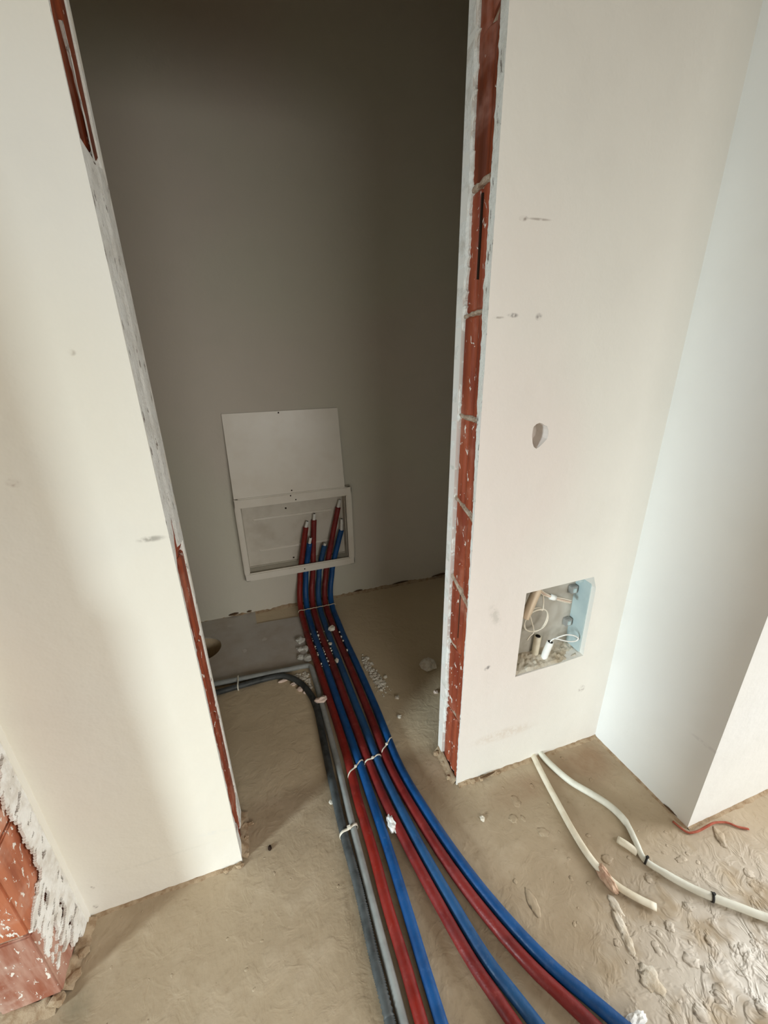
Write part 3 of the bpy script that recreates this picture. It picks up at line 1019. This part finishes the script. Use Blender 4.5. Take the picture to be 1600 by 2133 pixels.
# twine across all six pipes where they turn up the wall
tw = []
xs = [0.1585, 0.1905, 0.2225, 0.2560, 0.2890, 0.3210]
for i, x in enumerate(xs):
    c = Vector((x + 0.001, 1.880, 0.029))
    tw += [c + Vector((-0.012 if i == 0 else -0.008, -0.006, 0.011)), c + Vector((0.0, -0.009, 0.0150)), c + Vector((0.008 if i < 5 else 0.013, -0.006, 0.011))]
tw = [tw[0] + Vector((-0.004, 0.006, -0.014))] + tw + [tw[-1] + Vector((0.004, 0.006, -0.012))]
tag(tube('twine', tw, 0.0021, mat_twine, None, 0.004, 8), 'thin pale twine across all six pipes at the foot of the wall', 'twine')

# ------------------------------------------------------------------ junction box in the right partition
jb = empty('junction_box', (0.79, 0.88, 0.385))
tag(jb, 'open wall box with pale blue side set in the right partition', 'junction box')


def jbox(name, dims, mat, parent=jb, bevel=0):
    o = box(name, dims, mat, None, bevel)
    o.parent = parent
    if parent is jb: o.matrix_parent_inverse = Matrix.Translation(-jb.location)
    return o


jback = jbox('back_panel', (0.668, 0.911, 0.8800, 0.8845, 0.387, 0.668), mat_greybox)
jbox('side_panel', (0.9085, 0.9125, 0.822, 0.8800, 0.393, 0.640), mat_bluebox)
jbox('side_panel', (0.6665, 0.6695, 0.812, 0.8800, 0.388, 0.668), mat_greybox)
jbox('top_panel', (0.668, 0.894, 0.816, 0.8800, 0.6665, 0.6695), mat_bluebox)
jbox('corner_panel', (0.890, 0.912, 0.850, 0.8800, 0.632, 0.640), mat_bluebox)
for x, z in ((0.893, 0.598), (0.893, 0.479)):
    lg = jbox('lug', (x - 0.011, x + 0.012, 0.862, 0.880, z - 0.013, z + 0.013), mat_lug, jb, 0.002)
    jbox('lug_face', (x - 0.006, x + 0.005, 0.859, 0.863, z - 0.007, z + 0.007), mat_bluebox, lg, 0.001)
# bed of crumbled mortar along the bottom
nb = 30
v, f = [], []
for i in range(nb + 1):
    x = 0.668 + 0.243 * i / nb
    for j in range(9):
        y = 0.810 + 0.070 * j / 8
        z = 0.388 + 0.004 * (j / 8) + 0.005 * n3(x * 70, y * 70) + 0.004 * n3(x * 200, y * 200)
        if j == 0: z = 0.3845
        v.append((x, y, max(z, 0.384 + 0.002 * (i / nb))))
        if i and j:
            q = i * 9 + j
            f.append((q - 10, q - 9, q, q - 1))
bed = link('mortar_bed', mesh_from('mortar_bed', v, f), mat_splash)
bed.parent = jb; bed.matrix_parent_inverse = Matrix.Translation(-jb.location)

def wall_conduit(pts, r, mat, label):
    o = tube('conduit_stub', pts, r, mat, None, 0.006, 16)
    tag(o, label, 'conduit')
    p = Vector(pts[-1]); d = (p - Vector(pts[-2])).normalized()
    link('open_end', tube_mesh('open_end', [p - d * 0.001, p + d * 0.0008], r * 0.72, 14), mat_bore, o)
    return o


wall_conduit([(0.7945, 0.842, 0.376), (0.798, 0.842, 0.40), (0.8075, 0.839, 0.446)], 0.0105, mat_white_plastic, 'bright white conduit stub standing in the wall box, right of the grey one')
wall_conduit([(0.7785, 0.866, 0.376), (0.7795, 0.866, 0.40), (0.7815, 0.8655, 0.455)], 0.0110, mat_cream, 'cream conduit stub at the back of the wall box, behind the white one')
tn = [(0.736, 0.842, 0.650), (0.724, 0.838, 0.632), (0.706, 0.832, 0.600), (0.6905, 0.829, 0.570)]
path = catmull([Vector(p) for p in tn], 0.0022)
tag(link('conduit_end', tube_mesh('conduit_end', path, lambda s, i: 0.014 * (1.0 if i % 2 else 0.93), 14), mat_tan), 'tan corrugated conduit entering the wall box at its upper left', 'conduit')

ring = []
for k in range(75):
    a = k / 75 * 2 * math.pi * 2.2 + 1.2
    tilt = 0.004 * math.sin(a * 0.45)
    ring.append((0.749 + (0.042 + tilt) * math.cos(a), 0.846 - 0.004 * math.sin(a * 0.5) + 0.0015 * math.cos(3 * a), 0.536 + (0.040 - tilt) * math.sin(a)))
ring = [(0.763, 0.862, 0.640), (0.766, 0.850, 0.612)] + ring + [(0.742, 0.842, 0.502), (0.727, 0.838, 0.490), (0.715, 0.834, 0.481)]
tag(tube('wire_coil', ring, 0.0019, mat_wire, None, 0.004, 8), 'coil of pale wire hanging in the wall box', 'wire')
bun = empty('wire_bundle', (0.79, 0.85, 0.60))
tag(bun, 'folded bundle of pinkish wires taped together in the wall box', 'wire')
for k in range(6):
    oy, oz = 0.0035 * math.cos(k * 1.05), 0.0055 * math.sin(k * 1.05)
    e = 0.004 * n3(k * 3.3, 1.0)
    o = tube('wire', [(0.750, 0.862 + oy, 0.640 + oz), (0.763, 0.852 + oy, 0.624 + oz), (0.797, 0.848 + oy, 0.604 + oz * 0.6), (0.835 + e, 0.846 + oy, 0.588 + oz), (0.866 + e, 0.845 + oy, 0.575 + oz * 0.9)], 0.0019, mat_wire_pink if k % 2 else mat_wire, None, 0.006, 8)
    o.parent = bun; o.matrix_parent_inverse = Matrix.Translation(-bun.location)
tp = link('tape', tube_mesh('tape', [Vector((0.789, 0.8480, 0.608)), Vector((0.800, 0.8475, 0.6025)), Vector((0.806, 0.847, 0.600))], 0.0088, 14), mat_white_plastic)
tp.parent = bun; tp.matrix_parent_inverse = Matrix.Translation(-bun.location)
lp = [(0.806, 0.839, 0.440), (0.8085, 0.836, 0.455), (0.823, 0.828, 0.4675), (0.850, 0.823, 0.4735), (0.878, 0.821, 0.464), (0.899, 0.823, 0.447), (0.893, 0.824, 0.4385), (0.868, 0.823, 0.4435), (0.846, 0.823, 0.452), (0.823, 0.825, 0.463), (0.812, 0.828, 0.466)]
tag(tube('wire_loop', lp, 0.0021, mat_white_plastic, None, 0.004, 8), 'loop of white wire coming out of the white conduit stub', 'wire')

# ------------------------------------------------------------------ flexible conduits on the floor at the right
A = [(0.781, 0.812, 0.006), (0.7788, 0.8009, 0.008), (0.7640, 0.7329, 0.009), (0.7500, 0.6527, 0.009), (0.7385, 0.5815, 0.009), (0.7325, 0.5201, 0.009), (0.7355, 0.4786, 0.008), (0.7470, 0.4363, 0.008), (0.7713, 0.3995, 0.0085), (0.8046, 0.3624, 0.0095)]
ca = tube('flexible_conduit', A, 0.0092, mat_cream, None, 0.01, 14, squash=lambda s, i: 1.0 if s < 0.36 else max(0.45, 1.0 - (s - 0.36) * 6))
tag(ca, 'short cream flexible conduit lying on the floor with a cut flattened end', 'conduit')
ml = link('mortar_dab', lump_mesh('mortar_dab', (0.738, 0.452, 0.001), (0.013, 0.036, 0.019), 3.1, 3, 0.3, 0.2), plain('reddish_mortar', (186, 150, 128), 0.95, 0.1, (206, 178, 154), 40, 0.5), ca)
B = [(0.812, 0.812, 0.008), (0.8078, 0.8011, 0.009), (0.8140, 0.7546, 0.010), (0.8325, 0.6927, 0.010), (0.8650, 0.6385, 0.010), (0.8900, 0.5900, 0.010), (0.8965, 0.5408, 0.010), (0.8810, 0.4922, 0.009), (0.8660, 0.4521, 0.009), (0.8824, 0.4179, 0.010), (0.9165, 0.3705, 0.010), (0.9531, 0.3324, 0.010), (0.9973, 0.2943, 0.010), (1.0375, 0.2603, 0.010), (1.15, 0.18, 0.010), (1.4, 0.02, 0.010)]
cb_ = tube('flexible_conduit', B, lambda s, i: 0.0098 if s < 0.30 else (0.0078 if s < 0.43 else 0.0092), mat_white_cable, None, 0.01, 14)
tag(cb_, 'long white flexible conduit running from the partition foot out to the right', 'conduit')
for p, d, lab in (((0.8690, 0.4475, 0.0095), (0.4, -0.9, 0), 'black tie at the kink of the long white conduit'), ((0.9531, 0.3324, 0.010), (0.69, -0.72, 0), 'black tie on the long white conduit further right')):
    c = Vector(p); dd = Vector(d).normalized(); sd_ = dd.cross(Vector((0, 0, 1)))
    loop = [c + sd_ * (0.0106 * math.cos(2 * math.pi * k / 18)) + Vector((0, 0, 0.0106 * math.sin(2 * math.pi * k / 18))) for k in range(18)]
    o = strap('cable_tie', loop, 0.005, 0.0016, mat_black, dd, lab, group='black ties on the white conduit')
    h = c + Vector((0, 0, 0.0125))
    box('tie_head', (h.x - 0.004, h.x + 0.004, h.y - 0.003, h.y + 0.003, h.z - 0.002, h.z + 0.004), mat_black, o, 0.001)
# short piece poking out of the screed beside it
o = tube('conduit_offcut', [(0.842, 0.515, 0.003), (0.853, 0.494, 0.006), (0.865, 0.472, 0.003)], 0.0095, mat_cream, None, 0.006, 12)
tag(o, 'short cream conduit offcut half buried in the floor beside the kink', 'conduit')
# red string at the pillar's foot
rs = [(1.030, 0.500, 0.004), (1.0401, 0.4660, 0.004), (1.0600, 0.4580, 0.005), (1.0781, 0.4560, 0.006), (1.1080, 0.4560, 0.009), (1.1368, 0.4560, 0.008), (1.1718, 0.4460, 0.005), (1.1904, 0.4280, 0.004), (1.2131, 0.4137, 0.004)]
tag(tube('red_string', rs, 0.0032, mat_redstring, None, 0.006, 8, squash=lambda s, i: 0.8 + 0.3 * n3(s * 60, 2.0)), 'faded red string lying at the foot of the right corner', 'string')


# ------------------------------------------------------------------ rubble
def chunk(c, r, seed, mat, label, name='plaster_chunk', cat='plaster chunk', group=None, amp=0.45, sub=2, freq=1.6):
    o = link(name, lump_mesh(name, c, r, seed, sub, amp, 0.55, freq), mat)
    return tag(o, label, cat, group)


gch = 'plaster chunks on the closet floor'
chunk((0.628, 1.322, 0.0), (0.034, 0.036, 0.020), 5.2, mat_chunk, 'large pale plaster chunk alone on the closet floor by the right jamb', group=gch)
chunk((0.281, 1.690, 0.022), (0.018, 0.018, 0.011), 8.1, mat_chunk, 'square plaster chunk lying on top of the pipes near the wall', group=gch)
chunk((0.123, 1.672, 0.006), (0.020, 0.024, 0.012), 2.4, mat_chunk_grey, 'rounded pale chunk left of the pipes, farthest of the small heap', group=gch)
chunk((0.113, 1.612, 0.006), (0.017, 0.013, 0.008), 3.9, mat_chunk_grey, 'flat pale flake in the middle of the small heap left of the pipes', group=gch)
chunk((0.138, 1.607, 0.006), (0.013, 0.018, 0.010), 6.6, mat_chunk_grey, 'pointed pale flake of the small heap touching the leftmost red pipe', group=gch)
chunk((0.106, 1.556, 0.006), (0.015, 0.016, 0.009), 7.7, mat_chunk_grey, 'nearest pale chunk of the small heap, above the grey conduit bend', group=gch)
chunk((0.137, 1.545, 0.006), (0.020, 0.026, 0.007), 9.3, mat_chunk_grey, 'broad low flake of the small heap, beside the leftmost red pipe', group=gch)
chunk((0.148, 1.268, 0.0215), (0.025, 0.014, 0.010), 11.9, mat_chunk_pink, 'pinkish oblong chunk lying across the grey conduit', group=gch)
chunk((0.2545, 0.755, 0.011), (0.013, 0.026, 0.012), 14.6, mat_white_plastic, 'bright white foam scrap wedged between the pipes', name='foam_scrap', cat='foam scrap', amp=0.45, freq=2.5, sub=3)
chunk((0.081, 1.374, 0.0), (0.015, 0.013, 0.008), 15.1, mat_chunk_pink, 'largest pinkish crumb inside the bend of the corrugated conduit', group=gch)
chunk((0.095, 1.352, 0.0), (0.008, 0.008, 0.006), 16.1, mat_chunk_pink, 'small crumb just below the largest one at the corrugated bend', group=gch)
chunk((0.057, 1.413, 0.0), (0.012, 0.008, 0.006), 17.1, mat_chunk_pink, 'crumb above the largest one along the corrugated bend', group=gch)
chunk((0.016, 1.446, 0.0), (0.020, 0.007, 0.006), 18.1, mat_chunk_pink, 'long crumb at the start of the corrugated bend', group=gch)
chunk((0.429, 1.323, 0.0), (0.008, 0.008, 0.006), 19.1, mat_chunk, 'single crumb right of the pipes at the top of the scattered three', group=gch)
chunk((0.437, 1.202, 0.0), (0.009, 0.009, 0.006), 20.1, mat_chunk, 'single crumb right of the pipes, middle of the scattered three', group=gch)
chunk((0.413, 1.112, 0.0), (0.008, 0.008, 0.006), 21.1, mat_chunk, 'single crumb right of the pipes, lowest of the scattered three', group=gch)
chunk((0.594, 1.176, 0.0), (0.009, 0.009, 0.006), 22.1, mat_chunk_pink, 'small crumb on the closet floor below the large chunk', group=gch)
chunk((0.2495, 1.582, 0.024), (0.008, 0.010, 0.006), 23.1, mat_chunk, 'tiny white crumb resting on the pipes below the square chunk', group=gch)
chunk((0.254, 1.464, 0.024), (0.007, 0.016, 0.005), 24.1, mat_chunk, 'narrow white flake stuck between the middle pipes', group=gch)
chunk((0.5145, 0.688, 0.0), (0.007, 0.008, 0.006), 25.1, mat_splash, 'small mortar pebble on the floor in front of the right jamb', name='pebble', cat='pebble')
chunk((-0.085, 0.815, 0.0), (0.005, 0.008, 0.005), 26.1, mat_dark, 'tiny dark scrap on the floor inside the left jamb', name='dark_scrap', cat='scrap')
chunk((0.104, 0.884, 0.0), (0.007, 0.008, 0.004), 27.1, mat_chunk, 'small shiny white flake beside the corrugated conduit', name='flake', cat='flake')
chunk((0.604, 0.236, 0.0), (0.022, 0.012, 0.010), 28.1, mat_white_plastic, 'white scrap at the very bottom beside the rightmost blue pipe', name='foam_scrap', cat='foam scrap', amp=0.45, freq=2.5, sub=3)
chunk((-0.135, 0.90, 0.0), (0.012, 0.006, 0.005), 29.1, mat_soil, 'brown splinter of mortar at the foot of the left jamb', name='mortar_splinter', cat='scrap')


runs = [[Vector((x, y, 0)) for x, y in fpv] for fpv in floor_paths.values()] + [[Vector((p[0], p[1], 0)) for p in A], [Vector((p[0], p[1], 0)) for p in B], [Vector((p[0], p[1], 0)) for p in gpts], [Vector((p[0], p[1], 0)) for p in cpts]]


def clear_of_runs(x, y, m):
    q = Vector((x, y, 0))
    for P in runs:
        for a_, b_ in zip(P, P[1:]):
            e_ = b_ - a_
            t_ = max(0, min(1, (q - a_).dot(e_) / max(e_.length_squared, 1e-9)))
            if (a_ + e_ * t_ - q).length < m: return False
    return True


# uncountable crumbs and splashes: real geometry, one object each
def scatter(name, items, mat, label, cat, parent=None):
    bm = bmesh.new()
    for (x, y, z, rx, ry, rz, seed, rot) in items:
        b2 = bmesh.new()
        bmesh.ops.create_icosphere(b2, subdivisions=3 if rx > 0.009 else 2, radius=1)
        ca_, sa_ = math.cos(rot), math.sin(rot)
        for v in b2.verts:
            d = v.co.normalized()
            k = 1 + 0.5 * n3(d.x * 1.8 + seed, d.y * 1.8, d.z * 1.8 - seed) + 0.25 * n3(d.x * 5 + seed, d.y * 5, d.z * 5)
            px, py, pz = d.x * rx * k, d.y * ry * k, d.z * rz * k
            v.co = Vector((x + px * ca_ - py * sa_, y + px * sa_ + py * ca_, z + pz))
        me = bpy.data.meshes.new('t'); b2.to_mesh(me); b2.free()
        bm.from_mesh(me); bpy.data.meshes.remove(me)
    me = bpy.data.meshes.new(name); bm.to_mesh(me); bm.free()
    for p_ in me.polygons: p_.use_smooth = True
    return tag(link(name, me, mat, parent), label, cat, kind='stuff')


it = []
rnd = random.Random(3)
for k in range(150):      # heap of crushed plaster right of the bundle
    t = rnd.random()
    x = 0.372 + 0.028 * t + rnd.gauss(0, 0.010); y = 1.47 - 0.20 * t + rnd.gauss(0, 0.012)
    s = rnd.uniform(0.003, 0.0085)
    it.append((max(x, 0.366), y, 0.001, s, s, s * 0.6, k * 1.3, 0))
for k in range(40):
    x = 0.405 + rnd.gauss(0, 0.014); y = 1.275 + rnd.gauss(0, 0.020)
    s = rnd.uniform(0.0015, 0.004)
    it.append((x, y, 0.001, s, s, s * 0.7, k * 2.3, 0))
for k in range(70):       # white mortar in the corner of the conduit bend
    a, b = rnd.random(), rnd.random()
    x = 0.130 - 0.075 * a * (1 - b) ; y = 1.468 - 0.12 * b * (1 - a * 0.6)
    if x < 0.075 + (1.44 - y) * 0.4: continue
    s = rnd.uniform(0.003, 0.008)
    it.append((x - 0.006, y, 0.001, s, s, s * 0.5, k * 1.9, 0))
scatter('plaster_crumbs', it, mat_chunk, 'crushed white plaster crumbs strewn beside the pipes on the closet floor', 'crumbs')
it = []
for k in range(46):       # crumbs caught in the valleys between pipes
    y = rnd.uniform(1.42, 1.70)
    ka, kb = rnd.choice([('red1', 'blue1'), ('red1', 'blue1'), ('blue1', 'red2'), ('blue1', 'red2'), ('red2', 'blue2'), ('red3', 'blue3')])
    p = (at_y(ka, min(y, 1.66)) + at_y(kb, min(y, 1.64))) / 2
    s = rnd.uniform(0.0015, 0.0042)
    it.append((p.x, y, R + math.sqrt(s * s + 2 * R * s), s, s * 1.4, s, k * 1.7, 0))
scatter('plaster_grit', it, mat_chunk, 'fine white plaster grit caught between the pipes', 'crumbs')

it = []
spl = [(0.7180, 0.4000, .011, .022, .006), (0.700, 0.372, .012, .026, .006), (0.690, 0.336, .011, .022, .005), (0.6857, 0.2742, .021, .026, .004), (0.7992, 0.2679, .016, .012, .005), (0.8063, 0.2096, .02, .014, .005),
       (1.0997, 0.3402, .012, .010, .004), (0.8073, 0.3274, .012, .010, .004), (0.9662, 0.4216, .015, .008, .003), (0.7781, 0.487, .014, .012, .004), (1.117, 0.4257, .012, .026, .007), (0.5292, 0.4728, .012, .028, .004),
       (0.7406, 0.2027, .016, .013, .005), (0.8433, 0.4178, .010, .010, .004), (0.9279, 0.2406, .016, .012, .004), (0.8725, 0.2774, .012, .010, .004), (0.8696, 0.1656, .015, .013, .005), (0.64, 0.70, .012, .016, .003), (0.60, 0.66, .014, .012, .003), (0.66, 0.60, .016, .012, .003)]
for k, (x, y, rx, ry, rz) in enumerate(spl[:4]):
    it.append((x, y, 0.0, rx, ry, rz * 0.6, k * 3.1, rnd.uniform(-0.4, 0.4)))
scatter('mortar_streak', it, mat_splash, 'pale streak of dried mortar running down from the cut cream conduit', 'mortar streak')
it = []
for k, (x, y, rx, ry, rz) in enumerate(spl):
    if k < 4: continue
    it.append((x, y, 0.0, rx, ry, rz * 0.55, k * 3.1, rnd.uniform(-0.6, 0.6)))
for k in range(150):      # small dabs, thickest towards the hall on the right
    u = rnd.random()
    if u < 0.62: x, y = rnd.uniform(0.66, 1.35), rnd.uniform(-0.05, 0.36)
    else: x, y = rnd.uniform(0.50, 1.02), rnd.uniform(0.36, 0.79)
    if 0.36 < y and x < 0.50: continue
    s = rnd.uniform(0.003, 0.010) * (1.0 if u < 0.62 else 0.65)
    if not clear_of_runs(x, y, 0.018 + s): continue
    it.append((x, y, 0.0, s, s * rnd.uniform(0.5, 1.6), s * rnd.uniform(0.10, 0.24), k * 1.1 + 60, rnd.uniform(0, 3)))
for k in range(60):
    x, y = rnd.uniform(-0.5, 0.09), rnd.uniform(0.3, 0.8)
    s = rnd.uniform(0.0012, 0.0032)
    it.append((x, y, 0.0, s, s * rnd.uniform(0.6, 2.0), s * 0.14, k * 1.1 + 400, rnd.uniform(0, 3)))
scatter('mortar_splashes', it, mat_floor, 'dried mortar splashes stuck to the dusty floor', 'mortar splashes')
